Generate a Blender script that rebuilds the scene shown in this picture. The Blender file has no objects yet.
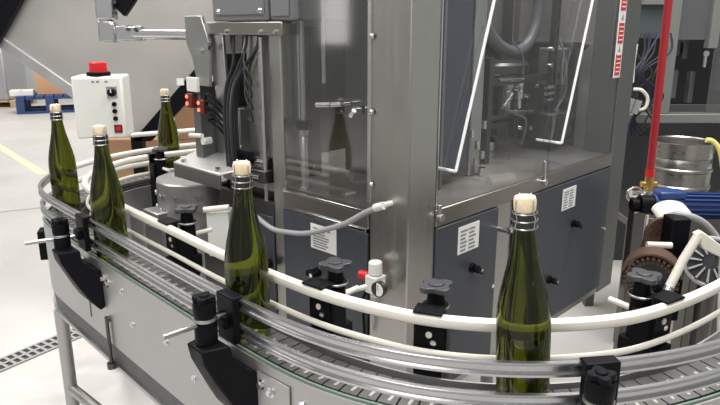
import bpy, bmesh, math, random
from mathutils import Vector, Matrix
random.seed(7)
scene = bpy.context.scene
COL = scene.collection
I4 = Matrix.Identity(4)
V = Vector
WM = {}                       # world matrix of every object made here

# ------------------------------------------------------------------ materials
def nodes(name):
    m = bpy.data.materials.new(name); m.use_nodes = True
    nt = m.node_tree
    return m, nt, nt.nodes['Principled BSDF']

def paint(name, col, rough=.45, metal=0., var=.0, scale=30., bump=0., coat=0., stretch=None, rvar=0.):
    m, nt, p = nodes(name)
    p.inputs['Base Color'].default_value = (*col, 1)
    p.inputs['Roughness'].default_value = rough
    p.inputs['Metallic'].default_value = metal
    p.inputs['Coat Weight'].default_value = coat
    if var or bump or rvar:
        tc = nt.nodes.new('ShaderNodeTexCoord'); mp = nt.nodes.new('ShaderNodeMapping')
        nt.links.new(tc.outputs['Object'], mp.inputs['Vector'])
        if stretch: mp.inputs['Scale'].default_value = stretch
        n = nt.nodes.new('ShaderNodeTexNoise'); n.inputs['Scale'].default_value = scale
        n.inputs['Detail'].default_value = 4
        nt.links.new(mp.outputs[0], n.inputs['Vector'])
        if var:
            mx = nt.nodes.new('ShaderNodeMix'); mx.data_type = 'RGBA'
            mx.inputs[6].default_value = (*[c*(1-var) for c in col], 1)
            mx.inputs[7].default_value = (*[min(1, c*(1+var)) for c in col], 1)
            nt.links.new(n.outputs['Fac'], mx.inputs[0]); nt.links.new(mx.outputs[2], p.inputs['Base Color'])
        if rvar:
            mr = nt.nodes.new('ShaderNodeMapRange')
            mr.inputs[1].default_value = .3; mr.inputs[2].default_value = .7
            mr.inputs[3].default_value = max(.03, rough-rvar); mr.inputs[4].default_value = rough+rvar
            nt.links.new(n.outputs['Fac'], mr.inputs[0]); nt.links.new(mr.outputs[0], p.inputs['Roughness'])
        if bump:
            b = nt.nodes.new('ShaderNodeBump'); b.inputs['Strength'].default_value = bump
            b.inputs['Distance'].default_value = .002
            nt.links.new(n.outputs['Fac'], b.inputs['Height']); nt.links.new(b.outputs[0], p.inputs['Normal'])
    return m

def glass_pane(name, tint, refl=.12, rough=.03):
    m = bpy.data.materials.new(name); m.use_nodes = True; nt = m.node_tree
    nt.nodes.clear()
    o = nt.nodes.new('ShaderNodeOutputMaterial'); mx = nt.nodes.new('ShaderNodeMixShader')
    t = nt.nodes.new('ShaderNodeBsdfTransparent'); g = nt.nodes.new('ShaderNodeBsdfGlossy')
    t.inputs[0].default_value = (*tint, 1); g.inputs['Roughness'].default_value = rough
    g.inputs[0].default_value = (.9, .9, .9, 1)
    fr = nt.nodes.new('ShaderNodeLayerWeight'); fr.inputs[0].default_value = .5
    pw = nt.nodes.new('ShaderNodeMath'); pw.operation = 'POWER'; pw.inputs[1].default_value = 4
    nt.links.new(fr.outputs['Facing'], pw.inputs[0])
    ma = nt.nodes.new('ShaderNodeMath'); ma.operation = 'ADD'; ma.inputs[1].default_value = refl; ma.use_clamp = True
    nt.links.new(pw.outputs[0], ma.inputs[0]); nt.links.new(ma.outputs[0], mx.inputs[0])
    nt.links.new(t.outputs[0], mx.inputs[1]); nt.links.new(g.outputs[0], mx.inputs[2])
    nt.links.new(mx.outputs[0], o.inputs[0])
    return m

def solid_glass(name, col, ior=1.45, rough=.02):
    m, nt, p = nodes(name)
    p.inputs['Base Color'].default_value = (*col, 1)
    p.inputs['Transmission Weight'].default_value = 1
    p.inputs['Roughness'].default_value = rough
    p.inputs['IOR'].default_value = ior
    return m

def emit(name, col, s):
    m, nt, p = nodes(name)
    p.inputs['Base Color'].default_value = (*col, 1)
    p.inputs['Emission Color'].default_value = (*col, 1); p.inputs['Emission Strength'].default_value = s
    return m

STEEL = paint('brushed_steel', (.46, .45, .43), .34, 1., var=.06, scale=9, stretch=(9, 9, .6), rvar=.05)
STEELH = paint('rolled_steel', (.50, .50, .49), .36, 1., var=.10, scale=7, rvar=.08)
PANEL = paint('conveyor_steel', (.50, .50, .50), .42, .85, var=.10, scale=6, rvar=.08)
TABLE = paint('table_steel', (.40, .375, .355), .33, .65, var=.12, scale=6, rvar=.1)
LIP = paint('lip_steel', (.34, .31, .285), .38, 1., var=.06, scale=8)
CHROME = paint('polished_steel', (.72, .72, .72), .14, 1.)
ALU = paint('aluminium_rail', (.60, .60, .61), .26, .95, var=.05, scale=40)
DARKST = paint('dark_steel', (.12, .115, .11), .35, .9, var=.15, scale=10)
BLUEGREY = paint('blue_grey_enamel', (.050, .056, .067), .40, 0., var=.08, scale=4, rvar=.05)
BOXGREY = paint('box_grey_enamel', (.19, .195, .20), .45, .2, var=.03, scale=5)
INNERBLUE = paint('slate_blue_panel', (.062, .072, .095), .35, 0., var=.06, scale=4)
WHITEPL = paint('cream_plastic', (.74, .71, .63), .42, 0., var=.06, scale=25)
WHITE = paint('white_enamel', (.74, .75, .70), .4, 0., var=.03, scale=8)
BLACK = paint('black_plastic', (.004, .004, .0058), .46, 0., rvar=.08, scale=30)
BLACK.node_tree.nodes['Principled BSDF'].inputs['Specular IOR Level'].default_value = .12
RUBBER = paint('black_rubber', (.02, .02, .022), .6)
GREYBAND = paint('grey_rubber_band', (.10, .10, .105), .55, 0., var=.15, scale=20)
HOSEG = paint('grey_hose', (.33, .33, .34), .4)
HOSED = paint('dark_grey_hose', (.12, .12, .13), .35)
RED = paint('red_plastic', (.58, .018, .02), .35)
REDP = paint('red_rubber_hose', (.36, .018, .028), .4)
BLUE = paint('blue_enamel', (.02, .05, .17), .35, 0., var=.1, scale=10)
PALBLUE = paint('blue_pallet', (.018, .05, .15), .5, 0., var=.15, scale=8)
WOOD = paint('pale_pallet_wood', (.45, .34, .22), .7, 0., var=.2, scale=10)
CARD = paint('cardboard', (.50, .29, .16), .75, 0., var=.08, scale=5)
CARDL = paint('pale_cardboard', (.66, .58, .48), .75, 0., var=.08, scale=5)
PAPER = paint('paper', (.78, .78, .75), .6)
INK = paint('grey_ink', (.22, .22, .24), .7)
BRASS = paint('brass', (.55, .36, .12), .32, 1.)
RUST = paint('rusty_brown_steel', (.105, .058, .042), .55, .4, var=.35, scale=22, rvar=.1)
KEG = paint('keg_steel', (.33, .32, .31), .33, 1., var=.12, scale=5, stretch=(2, 2, 14), rvar=.1)
CORK = paint('agglomerate_cork', (.78, .66, .46), .75, 0., var=.22, scale=160)
WIRE = paint('galvanised_wire', (.6, .6, .58), .3, 1.)
FOIL = paint('black_plaque', (.02, .02, .02), .35)
GREEN = solid_glass('green_bottle_glass', (.075, .092, .005))
WINE = solid_glass('wine', (.75, .72, .25), 1.34)
PANE = glass_pane('clear_guard_pane', (.88, .89, .9), .03, .05)
DARKPANE = glass_pane('dark_tinted_pane', (.78, .80, .79), .16, .06)
WRAP = glass_pane('stretch_wrap', (.85, .85, .88), .25, .3)
DOT = emit('indicator_red', (1., .12, .06), 3.)
GREENEDGE = paint('green_wear_strip', (.20, .27, .215), .45)
YELLOW = paint('yellow_hose', (.72, .66, .22), .4)
YELLOWP = paint('yellow_floor_paint', (.70, .66, .42), .5, 0., var=.1, scale=6)
SEAM = paint('floor_joint', (.33, .32, .31), .7)
WIREBLUE = paint('blue_cable', (.012, .02, .06), .4)
GALV = paint('far_machine_frame', (.25, .26, .245), .45, .5, var=.05, scale=5)
FARGREY = paint('far_machine_panel', (.13, .135, .14), .4, .4, var=.08, scale=4)
FARDARK = paint('far_machine_dark', (.03, .03, .034), .5)

def floor_material():
    m, nt, p = nodes('sealed_concrete')
    tc = nt.nodes.new('ShaderNodeTexCoord')
    n = nt.nodes.new('ShaderNodeTexNoise'); n.inputs['Scale'].default_value = 1.3; n.inputs['Detail'].default_value = 6
    n2 = nt.nodes.new('ShaderNodeTexNoise'); n2.inputs['Scale'].default_value = 14; n2.inputs['Detail'].default_value = 5
    nt.links.new(tc.outputs['Object'], n.inputs['Vector']); nt.links.new(tc.outputs['Object'], n2.inputs['Vector'])
    r = nt.nodes.new('ShaderNodeValToRGB')
    r.color_ramp.elements[0].position = .3; r.color_ramp.elements[0].color = (.44, .425, .405, 1)
    r.color_ramp.elements[1].position = .7; r.color_ramp.elements[1].color = (.54, .52, .50, 1)
    nt.links.new(n.outputs['Fac'], r.inputs[0]); nt.links.new(r.outputs[0], p.inputs['Base Color'])
    mr = nt.nodes.new('ShaderNodeMapRange'); mr.inputs[3].default_value = .22; mr.inputs[4].default_value = .5
    nt.links.new(n2.outputs['Fac'], mr.inputs[0]); nt.links.new(mr.outputs[0], p.inputs['Roughness'])
    return m
FLOOR = floor_material()
WALLM = paint('painted_block_wall', (.50, .53, .52), .7, 0., var=.06, scale=2)

# ------------------------------------------------------------------ mesh builder
class MB:
    def __init__(s): s.bm = bmesh.new()
    def poly(s, pts, faces):
        vs = [s.bm.verts.new(p) for p in pts]
        for f in faces:
            try: s.bm.faces.new([vs[i] for i in f])
            except ValueError: pass
        return s
    def box(s, a, b, rot=None, c=None):
        x0, y0, z0 = a; x1, y1, z1 = b
        P = [V((x, y, z)) for z in (z0, z1) for x, y in ((x0, y0), (x1, y0), (x1, y1), (x0, y1))]
        if rot is not None:
            c = V(c) if c is not None else (V(a)+V(b))/2
            P = [c + rot @ (p-c) for p in P]
        return s.poly(P, [(3, 2, 1, 0), (4, 5, 6, 7), (0, 1, 5, 4), (1, 2, 6, 5), (2, 3, 7, 6), (3, 0, 4, 7)])
    def cyl(s, p, q, r, r2=None, n=16):
        p, q = V(p), V(q); r2 = r if r2 is None else r2
        d = (q-p).normalized(); u = d.orthogonal().normalized(); w = d.cross(u)
        P = []
        for c_, rr in ((p, r), (q, r2)):
            for i in range(n):
                a = 2*math.pi*i/n; P.append(c_ + rr*(math.cos(a)*u + math.sin(a)*w))
        F = [(i, (i+1) % n, n+(i+1) % n, n+i) for i in range(n)]
        F += [tuple(reversed(range(n))), tuple(range(n, 2*n))]
        return s.poly(P, F)
    def lathe(s, prof, c=(0, 0, 0), axis=(0, 0, 1), n=24):
        c = V(c); d = V(axis).normalized(); u = d.orthogonal().normalized(); w = d.cross(u)
        P, F = [], []
        for r, z in prof:
            for i in range(n):
                a = 2*math.pi*i/n; P.append(c + d*z + max(r, 1e-5)*(math.cos(a)*u+math.sin(a)*w))
        for k in range(len(prof)-1):
            for i in range(n):
                j = (i+1) % n; F.append((k*n+i, k*n+j, (k+1)*n+j, (k+1)*n+i))
        F += [tuple(reversed(range(n))), tuple(range((len(prof)-1)*n, len(prof)*n))]
        return s.poly(P, F)
    def prism(s, pts, ext):                    # planar polygon pts (3-D), extruded by vector ext
        n = len(pts); e = V(ext)
        P = [V(p) for p in pts] + [V(p)+e for p in pts]
        F = [tuple(reversed(range(n))), tuple(range(n, 2*n))] + [(i, (i+1) % n, n+(i+1) % n, n+i) for i in range(n)]
        return s.poly(P, F)
    def tube(s, pts, r, n=10, smooth_n=0, closed=False):
        pts = [V(p) for p in pts]
        if smooth_n: pts = spline(pts, smooth_n)
        P, F = [], []; m = len(pts)
        t0 = (pts[1]-pts[0]).normalized(); u = t0.orthogonal().normalized()
        for k in range(m):
            if closed: t = (pts[(k+1) % m]-pts[k-1]).normalized()
            else: t = (pts[min(k+1, m-1)]-pts[max(k-1, 0)]).normalized()
            u = (u - t*u.dot(t)).normalized(); w = t.cross(u)
            for i in range(n):
                a = 2*math.pi*i/n; P.append(pts[k] + r*(math.cos(a)*u+math.sin(a)*w))
        for k in range(m if closed else m-1):
            k2 = (k+1) % m
            for i in range(n):
                j = (i+1) % n; F.append((k*n+i, k*n+j, k2*n+j, k2*n+i))
        if not closed: F += [tuple(reversed(range(n))), tuple(range((m-1)*n, m*n))]
        return s.poly(P, F)
    def sweep(s, path, prof):                  # path of (point2d, normal2d); closed profile of (n, z)
        n = len(prof); P, F = [], []
        for p, nn in path:
            for a, z in prof: P.append(V((p[0]+nn[0]*a, p[1]+nn[1]*a, z)))
        for k in range(len(path)-1):
            for i in range(n):
                j = (i+1) % n; F.append((k*n+i, k*n+j, (k+1)*n+j, (k+1)*n+i))
        F += [tuple(reversed(range(n))), tuple(range((len(path)-1)*n, len(path)*n))]
        return s.poly(P, F)
    def build(s, name, mat, parent=None, frame=None, bevel=0., smooth=35, origin=None, seg=2):
        bm = s.bm
        if frame is not None: bm.transform(frame)
        bmesh.ops.recalc_face_normals(bm, faces=bm.faces[:])
        if parent is not None: base = WM[parent.name]
        else:
            if origin is None:
                xs = [v.co for v in bm.verts]
                origin = ((min(v.x for v in xs)+max(v.x for v in xs))/2, (min(v.y for v in xs)+max(v.y for v in xs))/2, min(v.z for v in xs))
            base = Matrix.Translation(origin)
        bm.transform(base.inverted())
        me = bpy.data.meshes.new(name); bm.to_mesh(me); bm.free()
        me.materials.append(mat)
        if smooth:
            for p in me.polygons: p.use_smooth = True
            me.set_sharp_from_angle(angle=math.radians(smooth))
        o = bpy.data.objects.new(name, me); COL.objects.link(o)
        if parent is not None: o.parent = parent
        else: o.matrix_world = base
        WM[o.name] = base.copy()
        if bevel:
            b = o.modifiers.new('bevel', 'BEVEL'); b.width = bevel; b.segments = seg; b.limit_method = 'ANGLE'
            b.angle_limit = math.radians(50)
        return o

def spline(pts, per=8):
    out = []; n = len(pts)
    for i in range(n-1):
        p0 = pts[max(i-1, 0)]; p1 = pts[i]; p2 = pts[i+1]; p3 = pts[min(i+2, n-1)]
        for k in range(per):
            t = k/per
            out.append(.5*((2*p1)+(p2-p0)*t+(2*p0-5*p1+4*p2-p3)*t*t+(3*p1-p0-3*p2+p3)*t**3))
    out.append(pts[-1].copy()); return out

def tag(o, label=None, cat=None, group=None, kind=None):
    if label: o['label'] = label
    if cat: o['category'] = cat
    if group: o['group'] = group
    if kind: o['kind'] = kind
    return o
def empty(name, loc, label=None, cat=None, group=None, rz=0., kind=None):
    o = bpy.data.objects.new(name, None); COL.objects.link(o); o.empty_display_size = .1
    m = Matrix.Translation(loc) @ Matrix.Rotation(rz, 4, 'Z'); o.matrix_world = m; WM[o.name] = m
    return tag(o, label, cat, group, kind)
def copy_tree(o, parent=None):
    c = o.copy(); COL.objects.link(c)
    if parent is not None: c.parent = parent
    for ch in list(o.children): copy_tree(ch, c)
    return c
def lab(o, text): o['label'] = text; return o
def B(a, b): return MB().box(a, b)

# ------------------------------------------------------------------ camera
F_PX, PITCH = 645., math.radians(15.3)
cam = bpy.data.cameras.new('camera'); co = bpy.data.objects.new('camera', cam); COL.objects.link(co)
cam.sensor_width = 36; cam.lens = 36*F_PX/720; cam.clip_start = .02
co.location = (0, 0, 1.6); co.rotation_euler = (math.pi/2-PITCH, 0, 0)
scene.camera = co

# ------------------------------------------------------------------ setting
tag(B((-14, -4, -.1), (10, 16, 0)).build('floor', FLOOR), kind='structure')
tag(B((-14, 15, 0), (10, 15.2, 6)).build('wall_back', WALLM), kind='structure')
tag(B((5.6, -4, 0), (5.8, 15, 6)).build('wall_right', WALLM), kind='structure')
MB().box((-14.2, -4, 0), (-14, 15, 6)).build('wall_left', WALLM)['kind'] = 'structure'
wn = tag(B((-14.0, 1.35, 1.2), (-13.95, 1.95, 5.5)).build('window_1', emit('daylight_window', (1, .95, .93), 2.4)), kind='structure')
def strip(name, p, q, w, mat, h=.003):
    p, q = V((*p, 0)), V((*q, 0)); d = (q-p).normalized(); n = V((-d.y, d.x, 0))*w/2
    return MB().prism([p-n, q-n, q+n, p+n], (0, 0, h)).build(name, mat)
tag(strip('trim_1', (-5.9, 9.9), (-3.55, 7.05), .10, YELLOWP), 'faded yellow line painted on the pale floor', 'floor line', kind='structure')
tag(strip('trim_2', (-4.3, 9.8), (-2.9, 8.2), .09, YELLOWP), 'shorter faded yellow line on the floor behind the first', 'floor line', kind='structure')
tag(strip('trim_3', (-4.0, 5.15), (-2.2, 6.0), .03, SEAM), 'thin dark joint across the concrete floor', 'floor joint', kind='structure')
# slotted floor drain
dr = empty('floor_drain', (-1.69, 2.93, 0), 'slotted steel channel drain let into the concrete floor beside the conveyor leg', 'drain', rz=math.radians(56.5))
Fd = WM[dr.name]
m = MB()
m.box((-1.0, -.065, 0), (1.5, -.05, .006)).box((-1.0, .05, 0), (1.5, .065, .006))
for k in range(62):
    x = -1.0+k*.04; m.box((x, -.05, .002), (x+.016, .05, .006))
m.box((-1.0, -.008, .002), (1.5, .008, .0065))
m.build('grate', paint('galvanised_grate', (.30, .30, .30), .5, .6), dr, Fd)
B((-1.0, -.06, 0), (1.5, .06, .0015)).build('channel', RUBBER, dr, Fd)

# ------------------------------------------------------------------ conveyor
def resample(ctrl, step=.012):
    p = spline([V((x, y, 0)) for x, y in ctrl], 12); out = [p[0]]; acc = 0
    for a, b in zip(p, p[1:]):
        d = (b-a).length; t = step-acc
        while t <= d:
            out.append(a+(b-a)*(t/d)); t += step
        acc = d-(t-step)
    # light smoothing keeps the bends even
    for _ in range(25):
        out = [out[0]]+[(out[i-1]+out[i]*2+out[i+1])/4 for i in range(1, len(out)-1)]+[out[-1]]
    res = []
    for i, q in enumerate(out):
        t = (out[min(i+1, len(out)-1)]-out[max(i-1, 0)]).normalized()
        res.append(((q.x, q.y), (-t.y, t.x)))
    return res
OUT = resample([(-.05, 3.14), (-.30, 3.0), (-.55, 2.89), (-.76, 2.79), (-.92, 2.65), (-1.02, 2.49), (-1.065, 2.34), (-1.075, 2.2), (-1.05, 2.06),
                (-.995, 1.95), (-.9, 1.84), (-.715, 1.64), (-.52, 1.43), (-.33, 1.228), (-.2, 1.097), (-.12, 1.022), (-.035, .962), (.09, .907), (.25, .88),
                (.42, .897), (.585, .952), (.75, 1.04), (.92, 1.16), (1.12, 1.32)])
INN = resample([(-.12, 2.89), (-.32, 2.79), (-.52, 2.67), (-.70, 2.55), (-.82, 2.46), (-.885, 2.37), (-.922, 2.2), (-.905, 2.07), (-.86, 1.965), (-.78, 1.87),
                (-.61, 1.68), (-.46, 1.52), (-.315, 1.36), (-.187, 1.235), (-.077, 1.135), (.013, 1.075), (.105, 1.026), (.22, 1.0), (.33, 1.0), (.45, 1.02),
                (.525, 1.054), (.63, 1.12), (.74, 1.205), (.87, 1.32), (1.02, 1.46)])
def idx(path, x, y): return min(range(len(path)), key=lambda i: (path[i][0][0]-x)**2+(path[i][0][1]-y)**2)
def near(path, x, y): return path[idx(path, x, y)]

conv = empty('bottle_conveyor', (-.45, 1.5, 0), 'curved stainless bottle conveyor with guide rails sweeping around the bottling machine', 'conveyor')
SPLIT = idx(OUT, -.98, 1.93)
railprof = lambda z: [(-.006, z-.011), (.006, z-.011), (.006, z+.009), (.004, z+.012), (-.004, z+.012), (-.006, z+.009), (-.006, z+.0075), (.000, z+.0065), (.000, z-.006), (-.006, z-.007)]
def roundprof(z, r=.011, h=.011, n=10): return [(r*math.cos(2*math.pi*i/n), z+h*math.sin(2*math.pi*i/n)) for i in range(n)]
lab(MB().sweep(OUT[idx(OUT, -1.075, 2.25):], railprof(1.095)).build('guide_rail', ALU, conv), 'silver upper outer guide rail')
lab(MB().sweep(OUT[idx(OUT, -1.05, 2.06):], railprof(1.04)).build('guide_rail', ALU, conv), 'silver lower outer guide rail')
lab(MB().sweep(OUT[:idx(OUT, -1.075, 2.27)], roundprof(1.095)).build('guide_rail', WHITEPL, conv), 'cream upper rail on the back run')
lab(MB().sweep(OUT[:idx(OUT, -1.05, 2.08)], roundprof(1.04, .007)).build('guide_rail', WHITEPL, conv), 'cream lower rail on the back run')
lab(MB().sweep(INN, roundprof(1.11, .011, .012)).build('guide_rail', WHITEPL, conv), 'cream upper inner guide rail')
lab(MB().sweep(INN, roundprof(1.047, .005, .0065)).build('guide_rail', WHITEPL, conv), 'cream lower inner guide rail')
# panels
lab(MB().sweep(OUT, [(-.004, .768), (.0, .768), (.0, .998), (-.004, .998)]).build('side_panel', PANEL, conv), 'outer stainless side panel')
MB().sweep(INN, [(.0, .79), (.004, .79), (.004, .998), (.0, .998)]).build('side_panel', PANEL, conv)
lab(MB().sweep(OUT, [(.004, .71), (.008, .71), (.002, .768), (-.002, .768)]).build('lower_band', GREYBAND, conv), 'dark grey band under the side panel')
lab(MB().sweep(OUT, [(-.005, .700), (.012, .700), (.012, .711), (-.005, .711)]).build('lower_flange', STEELH, conv), 'thin bright flange under the band')
lab(MB().sweep(OUT, [(.001, .994), (.005, .994), (.005, 1.002), (.001, 1.002)]).build('wear_strip', GREENEDGE, conv), 'green wear strip along the chain')
MB().sweep(OUT, [(.0, .955), (.11, .955), (.11, .985), (.0, .985)]).build('chain_bed', DARKST, conv)
# chain of flat plates
cpath = [((p[0]+n[0]*.053, p[1]+n[1]*.053), n) for p, n in OUT]
ch = MB(); pins = MB()
for k in range(0, len(cpath)-3, 3):
    (p0, n0), (p1, n1) = cpath[k], cpath[k+3]
    p0, p1 = V((*p0, 0)), V((*p1, 0)); n0, n1 = V((*n0, 0)), V((*n1, 0))
    e = p0+(p1-p0)*.9
    n1b = n0.lerp(n1, .9)
    ch.prism([p0-n0*.041+V((0, 0, .988)), e-n1b*.041+V((0, 0, .988)), e+n1b*.041+V((0, 0, .988)), p0+n0*.041+V((0, 0, .988))], (0, 0, .012))
    for s in (-.024, .010):
        c = p0.lerp(p1, .55)+n0*s
        t = (p1-p0).normalized()*.0035
        pins.prism([c-n0*.008-t+V((0, 0, .9995)), c+n0*.008-t*.6+V((0, 0, .9995)), c+n0*.008+t+V((0, 0, .9995)), c-n0*.008+t*.6+V((0, 0, .9995))], (0, 0, .0012))
chain = ch.build('chain', paint('chain_plate', (.21, .21, .205), .36, .75, var=.2, scale=30), conv)
lab(pins.build('chain_studs', paint('worn_stud', (.62, .62, .60), .35, .6), chain), 'bright worn studs on the chain plates')['kind'] = 'stuff'

def P3(pn, off, z, along=0.):
    (p, n) = pn; t = (n[1], -n[0])
    return V((p[0]+n[0]*off+t[0]*along, p[1]+n[1]*off+t[1]*along, z))
def star_knob(parent, c, r=.033, mat=BLACK, rz=0.):
    m = MB(); pts = []
    n = 40
    for i in range(n):
        a = 2*math.pi*i/n; rr = r*(.66+.34*(.5+.5*math.cos(4*a))**.8)
        pts.append(V(c)+V((rr*math.cos(a+rz), rr*math.sin(a+rz), 0)))
    m.prism(pts, (0, 0, .011))
    m.cyl(V(c)+V((0, 0, .0105)), V(c)+V((0, 0, .014)), r*.42)
    return m.build('star_knob', mat, parent, bevel=.003)
def fin(pn, side, depth):
    # gusset: profile in (outward, z), thickness along the rail
    prof = [(.0, .975), (.0, .868), (.010, .86), (.028, .884), (.046, .918), (.066, .96), (.083, 1.0), (.088, 1.030), (.04, 1.034), (.036, .998), (.016, .984)]
    P = []
    for sgn in (-1, 1):
        for o, z in prof:
            w_ = depth*(1-.55*min(1, o/.07)); mid = .018*(1-o/.088)
            P.append(P3(pn, -side*(o+.004), z, mid+sgn*w_/2))
    n = len(prof)
    return MB().poly(P, [tuple(range(n)), tuple(reversed(range(n, 2*n)))]+[(k, (k+1) % n, n+(k+1) % n, n+k) for k in range(n)])
def outer_bracket(x, y, knob, rz=0., sh=0., dz=.01):
    pn = near(OUT, x, y); s = -1
    f_ = fin(pn, 1, .118).build('guide_bracket', BLACK, conv, bevel=.004)
    lab(f_, 'black plastic bracket bolted to the outer side panel')
    b = MB().lathe([(.012, 1.02), (.021, 1.022), (.021, 1.066), (.019, 1.07), (.019, 1.074), (.0215, 1.078), (.0215, 1.1), (.02, 1.104), (.008, 1.104)], c=P3(pn, -.064, dz, sh), n=24)
    b.build('boss', BLACK, f_)
    MB().lathe([(.0215, 1.0672), (.0225, 1.069), (.0225, 1.072), (.0215, 1.0738)], c=P3(pn, -.064, dz, sh), n=24).build('collar', STEELH, f_)
    MB().cyl(P3(pn, -.006, 1.062+dz, sh*.2), P3(pn, -.15, 1.062+dz, sh*2), .0055).build('rod', STEELH, f_)
    c = MB(); q0 = P3(pn, 0, 0)
    n = V((pn[1][0], pn[1][1], 0)); t = V((n.y, -n.x, 0))
    def blk(o0, o1, a0, a1, z0, z1):
        a0, a1 = a0*1.35, a1*1.35
        pts = [q0+n*o+t*a+V((0, 0, z0)) for o, a in ((o0, a0), (o1, a0), (o1, a1), (o0, a1))]
        c.prism(pts, (0, 0, z1-z0))
    blk(-.021, -.0065, -.021, .021, 1.018, 1.112)
    blk(-.021, .004, -.021, .021, 1.108, 1.113)
    blk(-.034, -.02, -.012, .012, 1.05, 1.076)
    c.build('rail_clamp', BLACK, f_, bevel=.003)
    if knob: star_knob(f_, P3(pn, -.064, 1.104+dz, sh), .022, rz=rz)
    for al, z in ((.087, .955), (.115, .95)):
        bb = MB(); ctr = P3(pn, -.0045, z, al)
        bb.cyl(ctr, ctr-n*.003, .0105).cyl(ctr-n*.003, ctr-n*.010, .0062, n=6)
        bb.build('bolt', CHROME, f_)
    return f_
outer_bracket(-.735, 1.66, True, sh=-.018, dz=-.006)
outer_bracket(-.240, 1.136, True)
outer_bracket(.365, .887, True, sh=-.028)
def inner_bracket(pn, off=.062, knob_z=1.141, r=.034, rz=.4):
    n = V((pn[1][0], pn[1][1], 0)); t = V((n.y, -n.x, 0)); q0 = P3(pn, 0, 0)
    c = MB()
    def blk(m_, o0, o1, a0, a1, z0, z1):
        m_.prism([q0+n*o+t*a+V((0, 0, z0)) for o, a in ((o0, a0), (o1, a0), (o1, a1), (o0, a1))], (0, 0, z1-z0))
    blk(c, .018, .06, -.03, .03, 1.02, 1.092)
    c.prism([q0+n*o+t*.026+V((0, 0, z)) for o, z in ((.005, .97), (.005, .86), (.03, .87), (.085, .99), (.085, 1.025), (.005, 1.025))], t*-.052)
    f_ = lab(c.build('guide_bracket', BLACK, conv, bevel=.003), 'black plastic bracket holding the inner rail')
    MB().lathe([(.012, 1.02), (.02, 1.021), (.02, 1.105), (.024, 1.107), (.024, 1.113), (.017, 1.114), (.015, knob_z-.004), (.02, knob_z)], c=P3(pn, off, 0), n=24).build('boss', BLACK, f_)
    MB().lathe([(.0242, 1.108), (.0252, 1.109), (.0252, 1.112), (.0242, 1.113)], c=P3(pn, off, 0), n=24).build('collar', STEELH, f_)
    d = MB(); blk(d, -.008, .03, -.026, .026, 1.1215, 1.126); blk(d, .012, .022, -.026, .026, 1.03, 1.124)
    d.build('rail_clamp', BLACK, f_, bevel=.0015)
    MB().cyl(P3(pn, .01, 1.075), P3(pn, .13, 1.075), .006).build('rod', WHITEPL, f_)
    ctr = P3(pn, .0175, 1.06, .008)
    MB().cyl(ctr, ctr-n*.002, .0095).cyl(ctr-n*.002, ctr-n*.007, .006, n=6).build('bolt', CHROME, f_)
    star_knob(f_, P3(pn, off, knob_z), r, rz=rz, mat=paint('worn_black_knob', (.05, .05, .055), .35) if 'worn_black_knob' not in bpy.data.materials else bpy.data.materials['worn_black_knob'])
    return f_
inner_bracket(near(INN, -.085, 1.145), rz=.2)
inner_bracket(near(INN, .118, 1.02), rz=.5)
inner_bracket(near(INN, .565, 1.078), rz=.1)
inner_bracket(near(INN, -.49, 1.55), rz=.9)
inner_bracket(near(INN, -.80, 2.475), rz=.9)
# bolts along the panel
for x, y, z in ((-.86, 1.80, .90), (-.70, 1.62, .92), (-.565, 1.475, .88), (-.44, 1.345, .90), (-.36, 1.26, .86), (-.10, 1.005, .955), (-.02, .955, .955), (.08, .91, .955), (.5, .92, .955), (-.60, 1.515, .955)):
    pn = near(OUT, x, y); n = V((*pn[1], 0)); c = P3(pn, -.004, z)
    MB().cyl(c, c-n*.002, .008).cyl(c-n*.002, c-n*.006, .0048, n=6).build('bolt', CHROME, conv)
pn = near(OUT, -1.055, 2.07)
MB().prism([P3(pn, -.006, .84, -.03), P3(pn, -.006, .84, .03), P3(pn, -.03, .84, .03), P3(pn, -.03, .84, -.03)], (0, 0, .10)).build('end_block', BLACK, conv, bevel=.003)
# joint plates on the side panel
for x, y in ((-.155, 1.055), (-.79, 1.72)):
    pn = near(OUT, x, y); n = V((*pn[1], 0)); t = V((n.y, -n.x, 0)); c = P3(pn, -.0045, .80)
    MB().prism([c+t*-.045, c+t*.045, c+t*.045-n*.003, c+t*-.045-n*.003], (0, 0, .18)).build('joint_plate', PANEL, conv, bevel=.001)
# legs
for x, y, off in ((-.985, 1.935, .006), (.62, .97, .05), (-.33, 1.228, .09)):
    pn = near(OUT, x, y); c = P3(pn, off, 0)
    l = MB().cyl(c+V((0, 0, .03)), c+V((0, 0, .705)), .021, n=20).build('leg', STEELH, conv)
    MB().cyl(c, c+V((0, 0, .03)), .045, .02).build('foot', RUBBER, l)
pn = near(OUT, -.985, 1.935); c0 = P3(pn, .006, .42); pn2 = near(OUT, -.33, 1.228); c1 = P3(pn2, .09, .42)
MB().cyl(c0, c1, .018).build('cross_brace', STEELH, conv)
for x, y in ((-.67, 1.59),):
    pn = near(OUT, x, y)
    MB().cyl(P3(pn, -.012, .705), P3(pn, -.012, .85), .005).cyl(P3(pn, -.012, .698), P3(pn, -.012, .714), .012).cyl(P3(pn, -.012, .842), P3(pn, 0, .842), .008).build('tie_rod', DARKST, conv)
wb_ = MB().box((-.455, 1.83, .93), (-.39, 1.90, 1.068)).build('drive_cover', WHITE, conv, bevel=.005)
MB().cyl((-.46, 1.825, 1.078), (-.385, 1.825, 1.086), .009).build('rod', WHITEPL, conv)
MB().box((-.475, 1.86, 0), (-.40, 1.90, .93)).build('drive_pedestal', DARKST, conv)
# white guide behind the fourth bottle
MB().cyl((-1.10, 3.03, 1.10), (-.72, 3.26, 1.10), .011).cyl((-.9, 3.15, 1.0), (-.9, 3.15, 1.1), .008).build('guide_rod', WHITEPL, conv)
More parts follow.
